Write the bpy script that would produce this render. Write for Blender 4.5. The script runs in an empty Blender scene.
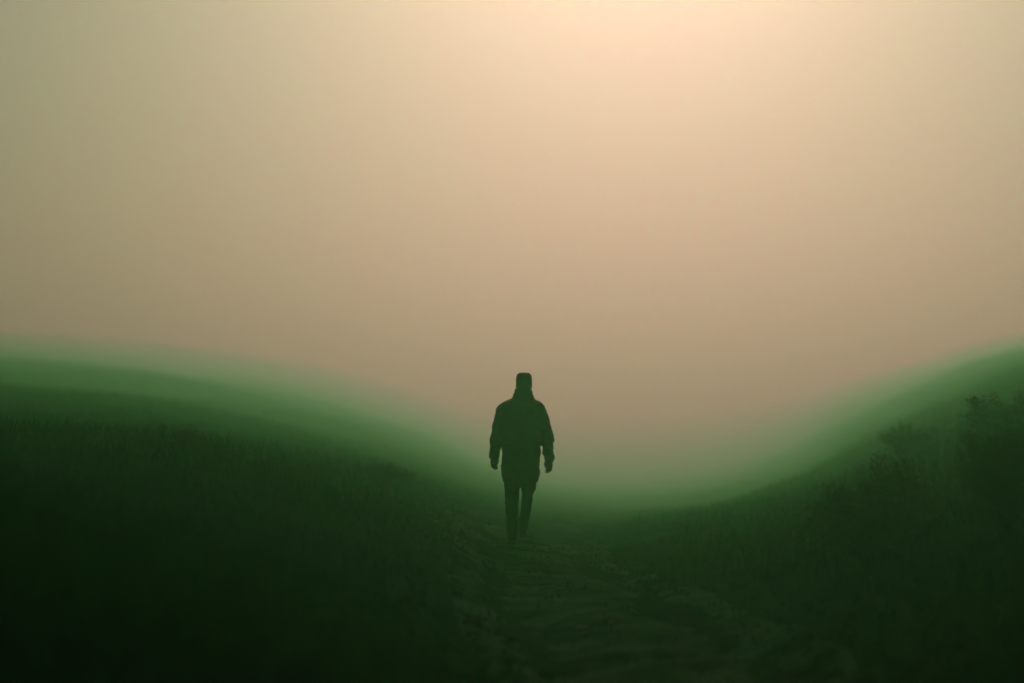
import bpy, bmesh, math, random
import numpy as np
from mathutils import Vector, Matrix

R = math.radians
rng = np.random.default_rng(11)
random.seed(5)
scene = bpy.context.scene
COL = scene.collection

# ------------------------------------------------------------------ settings
EYE = 1.58                # camera height above the path
SUN_ELEV = 28.0
SUN_AZ = 5.2              # degrees to the right of the view direction (+Y)
HAZE_DENS = 0.013
HAZE_COL = (0.165, 1.0, 0.26)
HAZE_G = 0.775
HAZE_TOP = 46.0
HAZE_ABS = (0.76, 1.0, 0.58)
SUN_STR = 4.2
SUN_COL = (1.0, 0.53, 0.54)
SKY_STR = 0.05
DUST = 4.0
SKY_TINT = (1.0, 0.41, 0.74, 1.0)
VB = 3
EXPO = -1.42
NBLADES = 320000

# ------------------------------------------------------------------ noise
def _hash(ix, iy, seed):
    h = (ix.astype(np.int64) * 374761393 + iy.astype(np.int64) * 668265263 + seed * 974711) & 0x7fffffff
    h = ((h ^ (h >> 13)) * 1274126177) & 0x7fffffff
    h = h ^ (h >> 16)
    return (h & 0xffff) / 65535.0

def vnoise(x, y, seed=0):
    x = np.asarray(x, float); y = np.asarray(y, float)
    ix = np.floor(x); iy = np.floor(y)
    fx = x - ix; fy = y - iy
    fx = fx * fx * (3 - 2 * fx); fy = fy * fy * (3 - 2 * fy)
    a = _hash(ix, iy, seed); b = _hash(ix + 1, iy, seed)
    c = _hash(ix, iy + 1, seed); d = _hash(ix + 1, iy + 1, seed)
    return (a + (b - a) * fx) * (1 - fy) + (c + (d - c) * fx) * fy

def fbm(x, y, octaves=4, seed=0):
    s = 0; a = 0.5; f = 1.0; t = 0
    for k in range(octaves):
        s = s + a * vnoise(np.asarray(x) * f, np.asarray(y) * f, seed + 17 * k)
        t += a; a *= 0.5; f *= 2.03
    return s / t - 0.5

def smooth(a, b, x):
    t = np.clip((np.asarray(x, float) - a) / (b - a), 0, 1)
    return t * t * (3 - 2 * t)

# ------------------------------------------------------------------ terrain
def path_x(y):
    y = np.asarray(y, float)
    return 1.05 - 0.93 * smooth(6.5, 15.5, y) + 1.4 * smooth(16, 40, y) + 0.10 * np.sin(y * 0.5)

def path_half(y):
    return 1.05 + 0.14 * np.sin(np.asarray(y) * 0.7 + 1.0)

# Depth of the land below eye height: a sunken track between two banks that
# drops into an open hollow past the walker while the moor climbs at both sides.
# Columns: lateral position x at 8 m (opening like a fan further on); rows: distance.
LAT = (np.array([-700, -400, -100, 20, 150, 300, 400, 460, 520, 620, 720, 800, 850, 930, 1000, 1150, 1400, 1700]) - 512) / 1422.0
DIST = np.array([8.0, 14.0, 35.0, 100.0, 300.0, 900.0])
NEAR = np.array([
    [0.50, 0.50, 0.52, 0.56, 0.72, 1.08, 1.38, 1.54, 1.60, 1.60, 1.58, 1.48, 1.38, 1.22, 1.08, 0.90, 0.70, 0.50],
    [0.20, 0.26, 0.32, 0.42, 0.54, 0.84, 1.10, 1.36, 1.61, 1.62, 1.50, 1.30, 1.16, 0.94, 0.76, 0.48, 0.10, -0.2]])
RISE = np.array([          # apparent height of the land, in thousandths of the distance below (+) or above (-) eye level
    [-20, -16, -9, 0, 10, 30, 50, 66, 79, 86, 78, 59, 43, 19, -2, -18, -28, -34],
    [-38, -34, -28, -21, -12, 8, 29, 46, 62, 71, 64, 43, 22, -4, -24, -37, -42, -45],
    [-48, -45, -41, -34, -25, -9, 11, 27, 42, 48, 41, 20, 2, -18, -34, -43, -47, -49],
    [-44, -44, -43, -40, -35, -22, -6, 7, 15, 17, 12, 1, -10, -24, -36, -41, -44, -44]]) / 1000.0
DROP = np.vstack([NEAR, RISE * DIST[2:, None]])

def cubic(xs, ys, x):
    """smooth monotone-ish interpolation of rows ys (m,k) at x, per element"""
    m = np.gradient(ys, xs, axis=-1)
    i = np.clip(np.searchsorted(xs, x) - 1, 0, len(xs) - 2)
    h = xs[i + 1] - xs[i]
    t = np.clip((x - xs[i]) / h, 0, 1)
    h00 = 2 * t ** 3 - 3 * t ** 2 + 1; h10 = t ** 3 - 2 * t ** 2 + t
    h01 = -2 * t ** 3 + 3 * t ** 2; h11 = t ** 3 - t ** 2
    return ys[..., i] * h00 + m[..., i] * h10 * h + ys[..., i + 1] * h01 + m[..., i + 1] * h11 * h

def base_z(x, y):
    """ground height without the fine roughness"""
    x, y = np.broadcast_arrays(np.asarray(x, float), np.asarray(y, float))
    lat = x / np.maximum(y, 8.0)
    cols = cubic(LAT, DROP, lat)                                # (rows, ...)
    ld = np.log(np.clip(y, 8.0, 900.0)); L = np.log(DIST)
    m = np.gradient(cols, L, axis=0)
    i = np.clip(np.searchsorted(L, ld) - 1, 0, len(L) - 2)
    h = L[i + 1] - L[i]; t = (ld - L[i]) / h
    take = lambda A, j: np.take_along_axis(A, np.asarray(j)[None], 0)[0]
    d = (take(cols, i) * (2 * t ** 3 - 3 * t ** 2 + 1) + take(m, i) * (t ** 3 - 2 * t ** 2 + t) * h
         + take(cols, i + 1) * (-2 * t ** 3 + 3 * t ** 2) + take(m, i + 1) * (t ** 3 - t ** 2) * h)
    r = np.hypot(x, y)
    return EYE - d + 0.22 * fbm(x * 0.33, y * 0.2, 3, 3) * smooth(0.8, 2.5, np.abs(x - path_x(y))) + 0.011 * np.minimum(y, 300.0) * fbm(x * 0.11, y * 0.05, 3, 21) * smooth(14, 45, y) * smooth(0.02, 0.10, np.abs(lat - 0.04))

def ground_z(x, y):
    x = np.asarray(x, float); y = np.asarray(y, float)
    u = np.abs(x - path_x(y)) / path_half(y)
    rough = smooth(0.75, 1.6, u)
    z = base_z(x, y)
    z = z + (0.05 + 0.20 * rough) * fbm(x * 0.9, y * 0.9, 3, 31) + 0.06 * fbm(x * 3.3, y * 3.3, 3, 41)
    return z

def path_z(x, y):
    """the trodden surface: ruts, lumps and puddled hollows"""
    u = (x - path_x(y)) / path_half(y)
    z = ground_z(x, y) + 0.004
    rut = -0.05 * np.exp(-((np.abs(u) - 0.52) / 0.16) ** 2)
    crown = 0.03 * np.exp(-(u / 0.25) ** 2)
    lump = 0.12 * fbm(x * 1.6 + 0.5 * y, y * 1.5 - 0.4 * x, 5, 55) + 0.055 * fbm(x * 6 + 1.3 * y, y * 8, 4, 66)
    edge = smooth(1.0, 0.8, np.abs(u))
    z = z + edge * (0.03 + rut + crown + lump) - (1 - edge) * 0.05
    return z

# ------------------------------------------------------------------ helpers
def link(name, me, mat=None, parent=None):
    o = bpy.data.objects.new(name, me)
    COL.objects.link(o)
    if mat is not None:
        me.materials.clear()
        for m in (mat if isinstance(mat, (list, tuple)) else [mat]):
            me.materials.append(m)
    if parent is not None:
        o.parent = parent
    return o

def tag(o, label=None, cat=None, group=None, kind=None):
    if label: o["label"] = label
    if cat: o["category"] = cat
    if group: o["group"] = group
    if kind: o["kind"] = kind
    return o

def empty(name, loc, rz=0.0):
    o = bpy.data.objects.new(name, None)
    COL.objects.link(o)
    o.location = loc
    o.rotation_euler = (0, 0, rz)
    o.empty_display_size = 0.2
    return o

def mesh_np(name, verts, faces_flat, loop_tot, smooth_shade=True):
    me = bpy.data.meshes.new(name)
    verts = np.asarray(verts, np.float32)
    faces_flat = np.asarray(faces_flat, np.int32)
    loop_tot = np.asarray(loop_tot, np.int32)
    me.vertices.add(len(verts)); me.vertices.foreach_set("co", verts.ravel())
    me.loops.add(len(faces_flat)); me.loops.foreach_set("vertex_index", faces_flat)
    me.polygons.add(len(loop_tot))
    starts = np.concatenate(([0], np.cumsum(loop_tot)[:-1])).astype(np.int32)
    me.polygons.foreach_set("loop_start", starts)
    me.polygons.foreach_set("loop_total", loop_tot)
    me.polygons.foreach_set("use_smooth", np.full(len(loop_tot), smooth_shade))
    me.update(calc_edges=True)
    return me

def grid_mesh(name, X, Y, Z):
    n, m = X.shape
    v = np.stack([X, Y, Z], -1).reshape(-1, 3)
    idx = np.arange(n * m).reshape(n, m)
    q = np.stack([idx[:-1, :-1], idx[:-1, 1:], idx[1:, 1:], idx[1:, :-1]], -1).reshape(-1, 4)
    return mesh_np(name, v, q.ravel(), np.full(len(q), 4))

# ------------------------------------------------------------------ materials
def new_mat(name):
    m = bpy.data.materials.new(name)
    m.use_nodes = True
    nt = m.node_tree
    b = nt.nodes["Principled BSDF"]
    return m, nt, b

def noise_mat(name, c1, c2, scale, rough=(0.8, 0.95), bump=0.0, bump_scale=None, spec=0.3, detail=5, stretch=None):
    m, nt, b = new_mat(name)
    N = nt.nodes; L = nt.links
    tc = N.new("ShaderNodeTexCoord")
    nz = N.new("ShaderNodeTexNoise"); nz.inputs["Scale"].default_value = scale; nz.inputs["Detail"].default_value = detail
    if stretch:
        mp = N.new("ShaderNodeMapping"); mp.inputs["Scale"].default_value = stretch
        L.new(tc.outputs["Object"], mp.inputs["Vector"]); L.new(mp.outputs["Vector"], nz.inputs["Vector"])
    else:
        L.new(tc.outputs["Object"], nz.inputs["Vector"])
    rp = N.new("ShaderNodeValToRGB")
    rp.color_ramp.elements[0].position = 0.32; rp.color_ramp.elements[0].color = (*c1, 1)
    rp.color_ramp.elements[1].position = 0.68; rp.color_ramp.elements[1].color = (*c2, 1)
    L.new(nz.outputs["Fac"], rp.inputs["Fac"])
    L.new(rp.outputs["Color"], b.inputs["Base Color"])
    mr = N.new("ShaderNodeMapRange"); mr.inputs["To Min"].default_value = rough[0]; mr.inputs["To Max"].default_value = rough[1]
    L.new(nz.outputs["Fac"], mr.inputs["Value"]); L.new(mr.outputs["Result"], b.inputs["Roughness"])
    b.inputs["Specular IOR Level"].default_value = spec
    if bump:
        n2 = N.new("ShaderNodeTexNoise"); n2.inputs["Scale"].default_value = bump_scale or scale * 4; n2.inputs["Detail"].default_value = 6
        L.new(tc.outputs["Object"], n2.inputs["Vector"])
        bp = N.new("ShaderNodeBump"); bp.inputs["Strength"].default_value = 0.8; bp.inputs["Distance"].default_value = bump
        L.new(n2.outputs["Fac"], bp.inputs["Height"]); L.new(bp.outputs["Normal"], b.inputs["Normal"])
    return m

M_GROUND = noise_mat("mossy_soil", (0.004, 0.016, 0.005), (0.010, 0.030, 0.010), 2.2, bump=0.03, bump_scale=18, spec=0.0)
M_PATH = noise_mat("trodden_mud", (0.003, 0.006, 0.003), (0.034, 0.115, 0.036), 2.6, rough=(0.7, 0.98), bump=0.02, bump_scale=28, spec=0.0, stretch=(0.55, 1.6, 1.0))
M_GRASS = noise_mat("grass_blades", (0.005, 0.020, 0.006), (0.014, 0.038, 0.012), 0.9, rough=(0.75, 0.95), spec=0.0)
M_LEAF = noise_mat("bush_leaves", (0.020, 0.045, 0.014), (0.050, 0.085, 0.026), 3.0, rough=(0.75, 0.95), spec=0.03)
M_LEAF_B = noise_mat("dull_leaves", (0.030, 0.045, 0.018), (0.065, 0.075, 0.030), 3.0, rough=(0.75, 0.95), spec=0.03)
M_TWIG = noise_mat("dark_bark", (0.022, 0.020, 0.014), (0.045, 0.045, 0.030), 14, bump=0.004, spec=0.05)
M_STONE = noise_mat("damp_stone", (0.02, 0.06, 0.03), (0.05, 0.12, 0.07), 9, rough=(0.6, 0.9), bump=0.006, spec=0.1)
M_JACKET = noise_mat("dark_jacket_cloth", (0.008, 0.022, 0.012), (0.014, 0.032, 0.018), 30, rough=(0.75, 0.92), bump=0.002, bump_scale=160, spec=0.08)
M_TROUSER = noise_mat("dark_trouser_cloth", (0.008, 0.016, 0.010), (0.014, 0.024, 0.016), 40, rough=(0.8, 0.95), bump=0.002, bump_scale=200, spec=0.06)
M_BOOT = noise_mat("worn_leather", (0.006, 0.010, 0.007), (0.014, 0.018, 0.013), 25, rough=(0.6, 0.85), bump=0.002, spec=0.08)
M_CAP = noise_mat("knit_wool", (0.020, 0.026, 0.020), (0.034, 0.040, 0.032), 60, rough=(0.85, 0.98), bump=0.003, bump_scale=220, spec=0.1)
M_HAIR = noise_mat("dark_hair", (0.010, 0.008, 0.006), (0.025, 0.018, 0.012), 90, rough=(0.45, 0.7), bump=0.003, bump_scale=300)
M_SKIN = noise_mat("skin", (0.10, 0.070, 0.050), (0.15, 0.10, 0.07), 18, rough=(0.45, 0.6), bump=0.0005, bump_scale=250, spec=0.4)
M_EYE = noise_mat("eye_white", (0.55, 0.53, 0.50), (0.7, 0.68, 0.65), 60, rough=(0.1, 0.2), spec=0.5)
M_LIP = noise_mat("lip_skin", (0.28, 0.10, 0.09), (0.36, 0.14, 0.12), 60, rough=(0.35, 0.5))
M_BROW = M_HAIR

# ------------------------------------------------------------------ ground sheet
def spaced(lim, near, n):
    t = np.linspace(-1, 1, n)
    k = math.asinh(lim / near)
    return near * np.sinh(t * k)

gx = spaced(950, 3.0, 391)
gy_near = np.arange(-6, 46, 0.13)
gy_far = 46 + (np.linspace(0, 1, 110)[1:] ** 2.6) * 900
gy_back = -6 - (np.linspace(0, 1, 30)[1:] ** 2.6) * 500
gy = np.concatenate([gy_back[::-1], gy_near, gy_far])
X, Y = np.meshgrid(gx, gy)
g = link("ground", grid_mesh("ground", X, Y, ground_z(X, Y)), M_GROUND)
tag(g, "dark mossy banks rising on both sides of the path", "ground", kind="structure")

# path: a finer sheet on top of the ground
py = np.arange(1.0, 60.0, 0.05)
pu = np.linspace(-1.05, 1.05, 73)
U, PY = np.meshgrid(pu, py)
PX = path_x(PY) + U * path_half(PY)
p = link("path", grid_mesh("path", PX, PY, path_z(PX, PY)), M_PATH)
tag(p, "rough trodden muddy path running away into the fog", "path", kind="structure")

def surf_z(x, y):
    u = np.abs(np.asarray(x) - path_x(y)) / path_half(y)
    return np.where((u < 0.93) & (np.asarray(y) > 1) & (np.asarray(y) < 60), path_z(np.asarray(x, float), np.asarray(y, float)), ground_z(x, y))

# ------------------------------------------------------------------ grass
def grass_blades(n, dmin, dmax, ang, hscale=1.0):
    d = dmin * (dmax / dmin) ** rng.random(n)
    a = (rng.random(n) * 2 - 1) * R(ang)
    x = d * np.sin(a); y = d * np.cos(a)
    # clump: pull towards tuft centres
    tx = np.round(x / 0.22) * 0.22 + (vnoise(np.round(x / 0.22) * 7.1, np.round(y / 0.22) * 3.3, 5) - .5) * .3
    ty = np.round(y / 0.22) * 0.22 + (vnoise(np.round(x / 0.22) * 2.7, np.round(y / 0.22) * 9.1, 6) - .5) * .3
    k = rng.random(n) * 0.75
    x = x + (tx - x) * k; y = y + (ty - y) * k
    u = np.abs(x - path_x(y)) / path_half(y)
    keep = rng.random(n) < (0.05 + 0.95 * smooth(0.35, 1.05, u + 0.5 * fbm(x * 1.1, y * 1.1, 3, 123)) + 0.10 * np.exp(-(u / 0.2) ** 2))
    keep &= rng.random(n) < (0.35 + 1.3 * vnoise(x * 0.8, y * 0.8, 77))
    x, y, u, d = x[keep], y[keep], u[keep], d[keep]
    n = len(x)
    z = surf_z(x, y) - 0.01
    wild = smooth(0.8, 2.0, u)
    tall = fbm(x * 0.6, y * 0.6, 3, 91) + 0.5
    h = (0.04 + 0.05 * rng.random(n)) * (1 - wild) + wild * (0.07 + 0.26 * rng.random(n) ** 1.8 * (0.3 + 1.3 * tall))
    h *= hscale * 0.72
    w = (0.0035 + 0.004 * rng.random(n)) * (1 + d / 22)
    az = rng.random(n) * 2 * np.pi
    lean = h * (0.15 + 0.65 * rng.random(n))
    la = az + np.pi / 2 + rng.normal(0, 0.5, n)
    wx, wy = np.cos(az) * w, np.sin(az) * w
    lx, ly = np.cos(la) * lean, np.sin(la) * lean
    V = np.empty((n, 5, 3))
    V[:, 0] = np.stack([x - wx, y - wy, z], 1)
    V[:, 1] = np.stack([x + wx, y + wy, z], 1)
    mx, my, mz = x + lx * .3, y + ly * .3, z + h * .6
    V[:, 2] = np.stack([mx + wx * .7, my + wy * .7, mz], 1)
    V[:, 3] = np.stack([mx - wx * .7, my - wy * .7, mz], 1)
    V[:, 4] = np.stack([x + lx, y + ly, z + h * np.sqrt(np.clip(1 - (lean / h) ** 2 * .5, .2, 1))], 1)
    b = (np.arange(n) * 5)[:, None]
    F = np.concatenate([b + [0, 1, 2, 3], b + [3, 2, 4]], 1)
    tot = np.tile([4, 3], n)
    return V.reshape(-1, 3), F.ravel(), tot

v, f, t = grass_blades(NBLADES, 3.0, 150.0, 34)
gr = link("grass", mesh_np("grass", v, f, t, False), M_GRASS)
tag(gr, "long unkempt grass covering the banks and path edges", "grass", kind="stuff")

# ------------------------------------------------------------------ bushes
def tube_np(pts, rad, sides=5):
    pts = np.asarray(pts, float); n = len(pts)
    V = []; F = []
    for i in range(n):
        a = pts[max(i - 1, 0)]; b = pts[min(i + 1, n - 1)]
        d = b - a; d = d / (np.linalg.norm(d) + 1e-9)
        s = np.cross(d, [0.3, 0.9, 0.2]); s /= np.linalg.norm(s) + 1e-9
        tt = np.cross(d, s)
        for k in range(sides):
            an = 2 * math.pi * k / sides
            V.append(pts[i] + rad[i] * (math.cos(an) * s + math.sin(an) * tt))
    for i in range(n - 1):
        for k in range(sides):
            k2 = (k + 1) % sides
            F.append((i * sides + k, i * sides + k2, (i + 1) * sides + k2, (i + 1) * sides + k))
    return V, F

def bush_meshes(seed, w, h, nstem, nleaf, leaf, upright):
    r = np.random.default_rng(seed)
    BV, BF = [], []
    tips = []
    def add(pts, rad):
        V, F = tube_np(pts, rad)
        o = len(BV); BV.extend(V); BF.extend([tuple(i + o for i in q) for q in F])
    for s in range(nstem):
        a = r.random() * 2 * math.pi
        spread = w * (0.25 + 0.75 * math.sqrt(r.random())) * (1 - 0.45 * upright)
        hh = h * (0.55 + 0.45 * r.random()) * (1 - 0.35 * (spread / w) ** 2)
        p0 = np.array([math.cos(a) * .08 * w * r.random(), math.sin(a) * .08 * w * r.random(), -0.06])
        pe = np.array([math.cos(a) * spread, math.sin(a) * spread, hh])
        n = 7
        pts = [p0 + (pe - p0) * np.array([q ** 1.25, q ** 1.25, q ** 0.8]) + r.normal(0, .025 * h, 3) * q for q in np.linspace(0, 1, n)]
        r0 = 0.012 * h + 0.006
        add(pts, np.linspace(r0, 0.0025, n))
        for k in range(2, n):
            for j in range(3):
                d = r.normal(0, 1, 3); d[2] = abs(d[2]) * 0.7 + 0.15 + 0.6 * upright; d /= np.linalg.norm(d)
                ln = h * (0.12 + 0.20 * r.random())
                q = [pts[k], pts[k] + d * ln * .5 + r.normal(0, .02, 3), pts[k] + d * ln + r.normal(0, .03, 3)]
                add(q, [0.005, 0.0035, 0.0015])
                for e in np.linspace(0.25, 1, 5):
                    tips.append(pts[k] + d * ln * e)
        tips.extend(pts[3:])
    tips = np.array(tips)
    c = tips[r.integers(0, len(tips), nleaf)] + np.clip(r.normal(0, 0.022 * h + 0.008, (nleaf, 3)), -0.06, 0.06)
    c[:, 2] = np.maximum(c[:, 2], 0.02)
    d = r.normal(0, 1, (nleaf, 3)); d[:, 2] = d[:, 2] * .6 + .3; d /= np.linalg.norm(d, axis=1)[:, None]
    s = np.cross(d, r.normal(0, 1, (nleaf, 3))); s /= np.linalg.norm(s, axis=1)[:, None]
    nn = np.cross(d, s)
    l = leaf * (0.6 + 0.8 * r.random(nleaf))[:, None]
    V = np.empty((nleaf, 5, 3))
    V[:, 0] = c; V[:, 1] = c + d * l * .5 + s * l * .27 + nn * l * .05
    V[:, 2] = c + d * l; V[:, 3] = c + d * l * .5 - s * l * .27 + nn * l * .05
    V[:, 4] = c + d * l * .5
    b = (np.arange(nleaf) * 5)[:, None]
    F = np.concatenate([b + [0, 1, 4], b + [1, 2, 4], b + [2, 3, 4], b + [3, 0, 4]], 1)
    lm = mesh_np("foliage", V.reshape(-1, 3), F.ravel(), np.full(nleaf * 4, 3), False)
    ff = np.array(BF)
    bm_ = mesh_np("branches", np.array(BV), ff.ravel(), np.full(len(ff), 4))
    return bm_, lm

BUSH = {
    "round": (bush_meshes(1, 0.62, 0.80, 22, 12000, 0.034, 0.1), M_LEAF),
    "wispy": (bush_meshes(2, 0.55, 1.15, 18, 6000, 0.034, 0.7), M_LEAF_B),
    "tall":  (bush_meshes(3, 0.85, 1.70, 34, 20000, 0.042, 0.3), M_LEAF),
    "low":   (bush_meshes(4, 0.75, 0.42, 24, 9000, 0.030, 0.0), M_LEAF_B),
}
for (bm_, lm), mt in BUSH.values():
    bm_.materials.append(M_TWIG); lm.materials.append(mt)

def bush(kind, x, y, sc, rz, label, group="bushes on the banks"):
    (bm_, lm), mt = BUSH[kind]
    root = empty("bush", (x, y, float(ground_z(x, y))), rz)
    root.scale = (sc, sc, sc)
    link("branches", bm_, None, root)
    link("foliage", lm, None, root)
    tag(root, label, "bush", group)
    return root

# right bank
bush("tall", 3.55, 10.2, 0.44, 0.4, "tallest dark leafy bush at the right edge of the picture")
bush("wispy", 3.10, 11.6, 0.56, 1.9, "wispy upright bush with bare stems left of the tallest bush")
bush("round", 2.62, 10.6, 0.72, 4.0, "small rounded bush low on the right bank nearest the path")
# left bank
bush("low", -3.3, 12.8, 0.7, 0.6, "low spreading bush on top of the left bank nearest the camera")
bush("round", -1.55, 17.0, 0.36, 1.2, "small rounded bush on the left slope closest to the walker")
# scrub further off along both crests, half lost in the fog
def scrub(kind, px, y, sc, rz, label):
    bush(kind, (px - 512) / 1422 * y, y, sc, rz, label, "scrub along the foggy crests")
scrub("round", 1000, 17.0, 0.85, 2.5, "large rounded scrub bush in fog at the far right above the tallest bush")
scrub("round", 912, 21.0, 0.70, 5.1, "rounded scrub bush in fog on the middle of the right slope")
scrub("low", 385, 18.0, 0.50, 4.4, "low scrub bush in fog halfway down the left slope")

# ------------------------------------------------------------------ stones on the path
def stone_mesh(seed):
    r = np.random.default_rng(seed)
    bm = bmesh.new()
    bmesh.ops.create_icosphere(bm, subdivisions=3, radius=1)
    off = r.random(3) * 20
    for q in bm.verts:
        n = float(fbm(q.co.x * 1.3 + off[0], q.co.y * 1.3 + q.co.z * 1.1 + off[1], 3, seed))
        q.co *= 1 + 0.55 * n
        q.co.z *= 0.55
    me = bpy.data.meshes.new("stone")
    bm.to_mesh(me); bm.free()
    me.polygons.foreach_set("use_smooth", np.full(len(me.polygons), True)); me.update()
    me.materials.append(M_STONE)
    return me
STONES = [stone_mesh(s) for s in (3, 9)]
for i, (x, y, s, lab) in enumerate([
        (0.47, 9.75, 0.030, "pale wet stone lying in the middle of the path"),
        (0.68, 9.8, 0.020, "smaller wet stone just right of the palest stone"),
        (-0.80, 15.0, 0.03, "tiny pale stone in the grass left of the walker's feet")]):
    o = link("stone", STONES[i % 2], None)
    o.location = (x, y, float(surf_z(x, y)) + s * 0.2)
    o.scale = (s * 1.4, s, s * 0.8); o.rotation_euler = (0, 0, i * 1.3)
    tag(o, lab, "stone", "stones on the path")

# ------------------------------------------------------------------ person
PXX, PYY = 0.10, 15.5
PZ = float(surf_z(PXX - 0.1, PYY))

def spline(pts, n):
    """Catmull-Rom through rows of pts"""
    P = np.asarray(pts, float)
    P = np.vstack([2 * P[0] - P[1], P, 2 * P[-1] - P[-2]])
    out = []
    segs = len(P) - 3
    for i in range(segs):
        for t in np.linspace(0, 1, n, endpoint=(i == segs - 1)):
            a, b, c, d = P[i:i + 4]
            out.append(0.5 * ((2 * b) + (-a + c) * t + (2 * a - 5 * b + 4 * c - d) * t * t + (-a + 3 * b - 3 * c + d) * t ** 3))
    return np.array(out)

def solid(bm, rows, sides=28, n=6, horizontal=False, power=2.0, side_hint=(1, 0, 0)):
    """closed tube: rows of x,y,z, half-width, half-depth"""
    S = spline(rows, n)
    rings = []
    for i, r in enumerate(S):
        c = r[:3]
        a = S[max(i - 1, 0)][:3]; b = S[min(i + 1, len(S) - 1)][:3]
        d = np.array([0, 0, 1.0]) if horizontal else (b - a) / (np.linalg.norm(b - a) + 1e-9)
        s = np.array(side_hint, float); s = s - d * (s @ d); s /= np.linalg.norm(s)
        t = np.cross(d, s)
        ring = []
        for k in range(sides):
            an = 2 * math.pi * k / sides
            ca, sa = math.cos(an), math.sin(an)
            ex = 2.0 / power
            q = c + s * r[3] * math.copysign(abs(ca) ** ex, ca) + t * r[4] * math.copysign(abs(sa) ** ex, sa)
            ring.append(bm.verts.new(q))
        rings.append(ring)
    for i in range(len(rings) - 1):
        for k in range(sides):
            k2 = (k + 1) % sides
            bm.faces.new((rings[i][k], rings[i][k2], rings[i + 1][k2], rings[i + 1][k]))
    bm.faces.new(list(reversed(rings[0]))); bm.faces.new(rings[-1])

def ball(bm, c, r, seg=20):
    mat = Matrix.Translation(c) @ Matrix.Diagonal((*r, 1))
    bmesh.ops.create_uvsphere(bm, u_segments=seg, v_segments=seg // 2 + 2, radius=1, matrix=mat)

def fuse(name, bm, voxel, smooth_it=4, wrinkle=0.0, wfreq=9.0, seed=1):
    """one continuous closed surface out of overlapping solids"""
    bmesh.ops.recalc_face_normals(bm, faces=bm.faces)
    me = bpy.data.meshes.new(name + "_raw"); bm.to_mesh(me); bm.free()
    o = bpy.data.objects.new(name + "_raw", me); COL.objects.link(o)
    m = o.modifiers.new("r", "REMESH"); m.mode = "VOXEL"; m.voxel_size = voxel; m.use_smooth_shade = True
    s = o.modifiers.new("s", "SMOOTH"); s.factor = 0.5; s.iterations = smooth_it
    dg = bpy.context.evaluated_depsgraph_get()
    out = bpy.data.meshes.new_from_object(o.evaluated_get(dg))
    bpy.data.objects.remove(o); bpy.data.meshes.remove(me)
    out.name = name
    n = len(out.vertices)
    if wrinkle:
        co = np.empty(n * 3); out.vertices.foreach_get("co", co); co = co.reshape(-1, 3)
        no = np.empty(n * 3); out.vertices.foreach_get("normal", no); no = no.reshape(-1, 3)
        ang = np.arctan2(co[:, 1], co[:, 0])
        a = fbm(co[:, 0] * wfreq + co[:, 1] * 4, co[:, 2] * wfreq * 1.7 + ang * 0.6, 3, seed)
        b = 1 - np.abs(fbm(co[:, 0] * wfreq * .8 + 7, co[:, 2] * wfreq * 1.2 + co[:, 1] * wfreq, 2, seed + 5)) * 4
        co = co + no * (wrinkle * (a * 1.6 + 0.35 * b))[:, None]
        out.vertices.foreach_set("co", co.ravel()); out.update()
    out.polygons.foreach_set("use_smooth", np.full(len(out.polygons), True))
    return out

person = empty("person", (PXX, PYY, PZ + 0.005))
person.scale = (1.015, 1.015, 1.02)
tag(person, "lone dark figure in bulky jacket and hat walking away into the fog", "person")

HX = 0.030     # head centre sideways
bm = bmesh.new()
# head, face towards +Y
solid(bm, [(HX, .012, 1.545, .052, .060), (HX, .018, 1.575, .060, .078), (HX, .016, 1.62, .070, .092), (HX, .006, 1.68, .0755, .098),
           (HX, .000, 1.73, .0745, .094), (HX, -.004, 1.765, .060, .074), (HX, -.004, 1.782, .030, .036)], 28, 6, True, 2.2)
solid(bm, [(HX, .100, 1.685, .009, .010), (HX, .110, 1.665, .011, .014), (HX, .118, 1.645, .016, .018), (HX, .108, 1.635, .014, .012)], 14, 4, True)
ball(bm, (HX, .085, 1.572), (.026, .020, .018))                  # chin
ball(bm, (HX, .096, 1.607), (.025, .012, .007)); ball(bm, (HX, .094, 1.596), (.022, .012, .007))   # lips
for s in (-1, 1):
    ball(bm, (HX + s * .032, .086, 1.700), (.024, .014, .008))   # brow ridge
    ball(bm, (HX + s * .031, .084, 1.680), (.014, .012, .012))   # eye
    ball(bm, (HX + s * .045, .066, 1.645), (.022, .022, .020))   # cheek
    ball(bm, (HX + s * .079, -.008, 1.662), (.009, .020, .030))  # ear
# neck and trunk
solid(bm, [(HX * .9, -.010, 1.60, .056, .060), (HX * .8, -.014, 1.53, .056, .060), (.015, -.022, 1.47, .085, .070)], 24, 5, True)
solid(bm, [(.005, -.02, 1.50, .10, .070), (0, -.015, 1.44, .185, .098), (0, .005, 1.34, .185, .118), (0, .005, 1.20, .165, .112),
           (0, 0, 1.06, .150, .105), (0, 0, .96, .170, .115), (0, 0, .86, .165, .110), (0, 0, .80, .10, .08)], 28, 5, True, 2.3)
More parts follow.
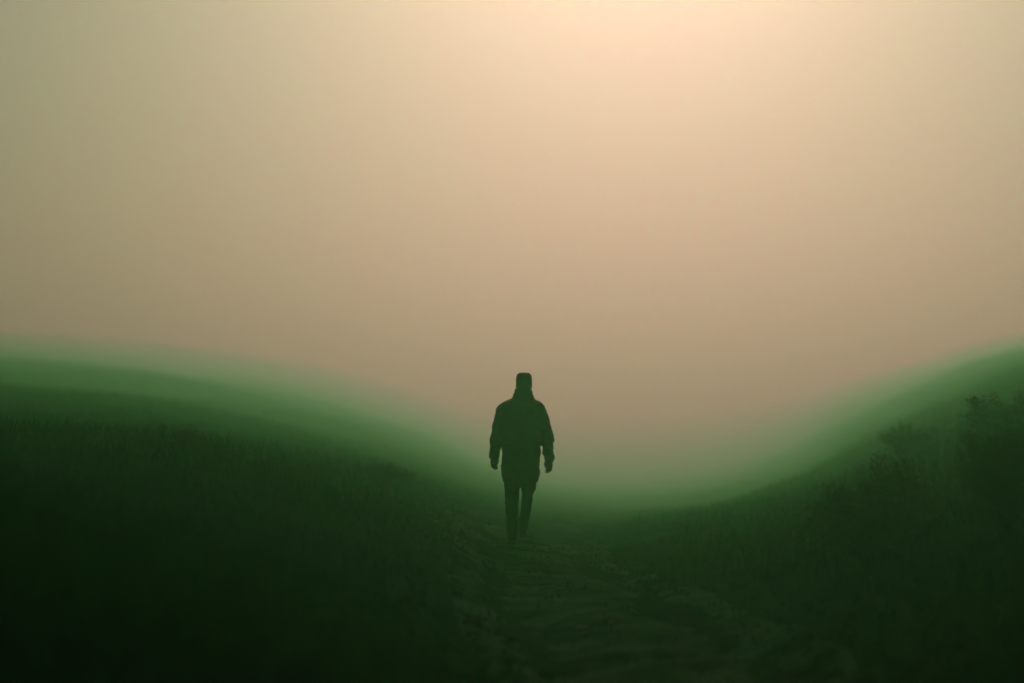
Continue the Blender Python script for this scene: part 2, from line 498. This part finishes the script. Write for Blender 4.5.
# arms: shoulder, elbow, wrist
ARM = {
    -1: [(-.175, -.01, 1.430), (-.255, -.03, 1.170), (-.290, .050, .935)],
    1: [(.180, -.01, 1.425), (.272, .015, 1.165), (.297, -.040, .900)],
}
for s, (sh, el, wr) in ARM.items():
    sh, el, wr = map(np.array, (sh, el, wr))
    solid(bm, [(*sh, .062, .064), (*(sh * .6 + el * .4), .052, .054), (*(sh * .1 + el * .9), .043, .044), (*el, .042, .043),
               (*(el * .7 + wr * .3), .042, .043), (*(el * .2 + wr * .8), .030, .033), (*wr, .026, .031)], 18, 5)
    ball(bm, sh, (.066, .066, .066))
    # hand: palm edge-on to the camera, four loosely curled fingers and a thumb
    d = (wr - el) / np.linalg.norm(wr - el)
    d = d * .4 + np.array([0, 0, -1]) * .6; d /= np.linalg.norm(d)
    inn = np.array([-s * .45, -.85, 0.0]); inn /= np.linalg.norm(inn)   # palm turned back and in
    inn = inn - d * (inn @ d); inn /= np.linalg.norm(inn)
    fwd = np.array([-s * .85, .45, 0]); fwd -= d * (fwd @ d); fwd /= np.linalg.norm(fwd)
    pc = wr + d * .045
    kn = wr + d * .088
    solid(bm, [(*wr, .024, .031), (*pc, .018, .040), (*kn, .016, .042)], 16, 5, side_hint=inn)
    for k, (off, ln) in enumerate([(.031, .070), (.011, .078), (-.010, .073), (-.030, .056)]):
        b0 = kn - d * .012 + fwd * off
        j1 = kn + d * ln * .42 + fwd * off * 1.02 + inn * .010
        j2 = j1 + (d * .90 + inn * .42) * ln * .34
        j3 = j2 + (d * .66 + inn * .75) * ln * .28
        solid(bm, [(*b0, .0095, .0095), (*j1, .0088, .0088), (*j2, .0080, .0080), (*j3, .0068, .0068)], 10, 4, side_hint=fwd)
        ball(bm, j3, (.0066,) * 3, 10)
    t0 = wr + d * .022 + fwd * .026; t1 = wr + d * .048 + fwd * .040 + inn * .016
    t2 = wr + d * .076 + fwd * .038 + inn * .026; t3 = wr + d * .098 + fwd * .030 + inn * .030
    solid(bm, [(*t0, .014, .014), (*t1, .0118, .0118), (*t2, .0100, .0100), (*t3, .0080, .0080)], 10, 4, side_hint=inn)
    ball(bm, t3, (.0078,) * 3, 10)
# legs: hip, knee, ankle (left planted, right swinging forward)
LEG = {
    -1: [(-.095, 0, .88), (-.100, .015, .48), (-.100, -.10, .085)],
    1: [(.095, 0, .88), (.072, .20, .50), (.022, .245, .125)],
}
for s, (hp, kn, an) in LEG.items():
    hp, kn, an = map(np.array, (hp, kn, an))
    solid(bm, [(*hp, .085, .090), (*(hp * .65 + kn * .35), .078, .080), (*(hp * .1 + kn * .9), .055, .060), (*kn, .053, .058),
               (*(kn * .7 + an * .3), .052, .058), (*(kn * .25 + an * .75), .038, .042), (*an, .034, .040)], 18, 5)
    ft = an + np.array([0, .12, -.05]); 
    solid(bm, [(*(an + [0, -.03, -.03]), .030, .030), (*(an + [0, .04, -.035]), .036, .030), (*(ft + [0, .02, 0]), .040, .022), (*(ft + [0, .06, -.002]), .028, .014)], 14, 4)
body = fuse("body", bm, 0.0052, 2)
bo = link("body", body, [M_SKIN, M_EYE, M_LIP, M_HAIR], person)
n = len(body.polygons)
ce = np.empty(n * 3); body.polygons.foreach_get("center", ce); ce = ce.reshape(-1, 3)
mi = np.zeros(n, np.int32)
for s in (-1, 1):
    e = ((ce[:, 0] - HX - s * .031) / .011) ** 2 + ((ce[:, 2] - 1.680) / .0065) ** 2
    mi[(e < 1) & (ce[:, 1] > .075)] = 1
    e = ((ce[:, 0] - HX - s * .031) / .0048) ** 2 + ((ce[:, 2] - 1.680) / .0055) ** 2
    mi[(e < 1) & (ce[:, 1] > .075)] = 3
    e = ((ce[:, 0] - HX - s * .034) / .020) ** 2 + ((ce[:, 2] - 1.704) / .0045) ** 2
    mi[(e < 1) & (ce[:, 1] > .06)] = 3
e = ((ce[:, 0] - HX) / .023) ** 2 + ((ce[:, 2] - 1.601) / .011) ** 2
mi[(e < 1) & (ce[:, 1] > .08)] = 2
body.polygons.foreach_set("material_index", mi); body.update()

# jacket: trunk, sleeves, raised collar fused into one garment
bm = bmesh.new()
solid(bm, [(.016, -.024, 1.545, .095, .085), (.010, -.022, 1.515, .150, .098), (.006, -.020, 1.482, .212, .114), (.003, -.012, 1.43, .250, .134), (.002, .0, 1.34, .244, .152), (.002, .0, 1.20, .220, .152),
           (.002, .005, 1.05, .206, .152), (.000, .015, .90, .203, .162), (-.008, .035, .76, .200, .178), (-.010, .050, .68, .189, .180), (-.010, .052, .645, .180, .172)], 40, 5, True, 2.4)
solid(bm, [(.018, -.030, 1.46, .150, .100), (.022, -.028, 1.515, .130, .098), (.026, -.020, 1.555, .112, .096), (HX, -.008, 1.600, .094, .100), (HX, -.002, 1.632, .0855, .098)], 32, 5, True, 2.2)
solid(bm, [(.02, -.095, 1.50, .100, .030), (.02, -.125, 1.45, .125, .045), (.02, -.130, 1.39, .100, .040), (.02, -.120, 1.34, .045, .025)], 24, 5, True, 2.2)  # hood lying on the back
for s, (sh, el, wr) in ARM.items():
    sh, el, wr = map(np.array, (sh, el, wr))
    sh2 = sh + np.array([-s * .02, 0, .0])
    solid(bm, [(*(sh2 + [-s * .06, 0, .0]), .05, .080), (*(sh2 + [s * .012, 0, -.035]), .082, .100), (*(sh * .75 + el * .25), .079, .092), (*(sh * .4 + el * .6), .070, .080),
               (*el, .066, .074), (*(el * .65 + wr * .35), .064, .070), (*(el * .3 + wr * .7), .056, .060), (*(el * .05 + wr * .95), .052, .056), (*(el * -.16 + wr * 1.16), .049, .054)], 24, 5)
jk = fuse("jacket", bm, 0.0085, 3, 0.019, 8.0, 4)
link("jacket", jk, M_JACKET, person)

# trousers
bm = bmesh.new()
solid(bm, [(0, 0, 1.00, .165, .118), (0, 0, .90, .184, .132), (-.004, 0, .78, .186, .134), (-.008, .02, .66, .182, .132), (-.008, .03, .59, .13, .10)], 32, 5, True, 2.3)
for s, (hp, kn, an) in LEG.items():
    hp, kn, an = map(np.array, (hp, kn, an))
    k = .84 if s > 0 else 1.0
    solid(bm, [(*hp, .094, .105), (*(hp * .6 + kn * .4), .091 , .098), (*(hp * .2 + kn * .8), .078, .084), (*kn, .074 * k, .080),
               (*(kn * .7 + an * .3), .066 * k, .076), (*(kn * .3 + an * .7), .060 * k, .066), (*(kn * .06 + an * .94), .056 * k, .062), (*(kn * -.08 + an * 1.08), .053 * k, .058)], 24, 5)
tr = fuse("trousers", bm, 0.0085, 3, 0.011, 9.0, 12)
link("trousers", tr, M_TROUSER, person)

# boots
for s, (hp, kn, an) in LEG.items():
    an = np.array(an)
    zb = 0.0 if s < 0 else 0.035
    bm = bmesh.new()
    solid(bm, [(*(an + [0, 0, .12]), .050, .056), (*(an + [0, -.002, .04]), .048, .058), (*(an + [0, 0, -.02]), .044, .062)], 20, 5, True)
    solid(bm, [(an[0], an[1] - .065, zb + .045, .034, .040), (an[0], an[1] - .02, zb + .050, .042, .048), (an[0] + s * .004, an[1] + .07, zb + .045, .046, .043),
               (an[0] + s * .008, an[1] + .15, zb + .036, .050, .033), (an[0] + s * .006, an[1] + .20, zb + .030, .038, .025)], 20, 5)
    bmesh.ops.create_cube(bm, size=1, matrix=Matrix.Translation((an[0] + s * .004, an[1] + .065, zb + .014)) @ Matrix.Diagonal((.088, .285, .028, 1)))
    link("boot", fuse("boot", bm, 0.006, 3), M_BOOT, person)

# knitted cap pulled down to the ears, with a turned-up band
bm = bmesh.new()
solid(bm, [(HX, -.002, 1.675, .082, .103), (HX, -.003, 1.73, .086, .106), (HX, -.004, 1.768, .082, .100), (HX, -.005, 1.793, .069, .086), (HX, -.005, 1.805, .045, .060), (HX, -.005, 1.808, .025, .035)], 32, 5, True, 2.2)
solid(bm, [(HX, -.002, 1.664, .083, .104), (HX, -.002, 1.676, .0862, .1075), (HX, -.002, 1.715, .0865, .1075), (HX, -.002, 1.726, .083, .104)], 32, 4, True, 2.3)
link("knit_cap", fuse("knit_cap", bm, 0.006, 2, 0.003, 16, 9), M_CAP, person)
# short hair showing under the cap at the nape and temples
bm = bmesh.new()
solid(bm, [(HX, -.022, 1.615, .058, .070), (HX, -.020, 1.65, .073, .082), (HX, -.016, 1.70, .079, .086), (HX, -.012, 1.74, .076, .084)], 28, 5, True, 2.2)
link("hair", fuse("hair", bm, 0.006, 2, 0.003, 40, 3), M_HAIR, person)

# ------------------------------------------------------------------ haze
bm = bmesh.new()
zmin = float(ground_z(X, Y).min()) - 1.0
bmesh.ops.create_cube(bm, size=1, matrix=Matrix.Translation((0, 220, (zmin + HAZE_TOP) / 2)) @ Matrix.Diagonal((1960, 1540, HAZE_TOP - zmin, 1)))
me = bpy.data.meshes.new("haze"); bm.to_mesh(me); bm.free()
hm = bpy.data.materials.new("haze_air"); hm.use_nodes = True
nt = hm.node_tree
for nd in list(nt.nodes):
    nt.nodes.remove(nd)
out = nt.nodes.new("ShaderNodeOutputMaterial")
pv = nt.nodes.new("ShaderNodeVolumePrincipled")
pv.inputs["Density"].default_value = HAZE_DENS
pv.inputs["Density Attribute"].default_value = ""
pv.inputs["Color"].default_value = (*HAZE_COL, 1)
pv.inputs["Absorption Color"].default_value = (*HAZE_ABS, 1)
pv.inputs["Anisotropy"].default_value = HAZE_G
nt.links.new(pv.outputs["Volume"], out.inputs["Volume"])
try:
    hm.cycles.homogeneous_volume = True
except Exception:
    pass
hz = link("haze", me, hm)
tag(hz, "thick greenish fog filling the air over the path", "haze", kind="stuff")

# ------------------------------------------------------------------ sky and sun
w = bpy.data.worlds.new("World"); scene.world = w
w.use_nodes = True
nt = w.node_tree
bg = nt.nodes["Background"]
sky = nt.nodes.new("ShaderNodeTexSky")
sky.sky_type = "NISHITA"; sky.sun_disc = False
sky.sun_elevation = R(SUN_ELEV); sky.sun_rotation = R(SUN_AZ)
sky.air_density = 1.0; sky.dust_density = DUST; sky.ozone_density = 1.0
tint = nt.nodes.new("ShaderNodeMix"); tint.data_type = "RGBA"; tint.blend_type = "MULTIPLY"
tint.inputs["Factor"].default_value = 1.0
nt.links.new(sky.outputs["Color"], tint.inputs[6]); tint.inputs[7].default_value = SKY_TINT
nt.links.new(tint.outputs[2], bg.inputs["Color"])
bg.inputs["Strength"].default_value = SKY_STR

sl = bpy.data.lights.new("sun", "SUN")
sl.energy = SUN_STR; sl.angle = R(0.6); sl.color = SUN_COL
so = bpy.data.objects.new("sun", sl); COL.objects.link(so)
to_sun = Vector((math.sin(R(SUN_AZ)) * math.cos(R(SUN_ELEV)), math.cos(R(SUN_AZ)) * math.cos(R(SUN_ELEV)), math.sin(R(SUN_ELEV))))
so.rotation_euler = to_sun.to_track_quat("Z", "Y").to_euler()
so.location = to_sun * 30

# ------------------------------------------------------------------ camera
cam = bpy.data.cameras.new("camera")
cam.lens = 50; cam.sensor_width = 36
cam.clip_start = 0.05; cam.clip_end = 3000
cam.dof.use_dof = True; cam.dof.focus_distance = 14.0; cam.dof.aperture_fstop = 0.5
co = bpy.data.objects.new("camera", cam); COL.objects.link(co)
co.location = (0, 0, EYE + 0.045)
co.rotation_euler = (R(90 + math.degrees(math.atan(54 / 1422))), 0, 0)
scene.camera = co

# ------------------------------------------------------------------ render
scene.render.engine = "CYCLES"
scene.cycles.max_bounces = 8
scene.cycles.volume_bounces = VB
scene.cycles.use_denoising = True
scene.view_settings.view_transform = "Standard"
scene.view_settings.look = "None"
scene.view_settings.exposure = EXPO
scene.view_settings.gamma = 1.0
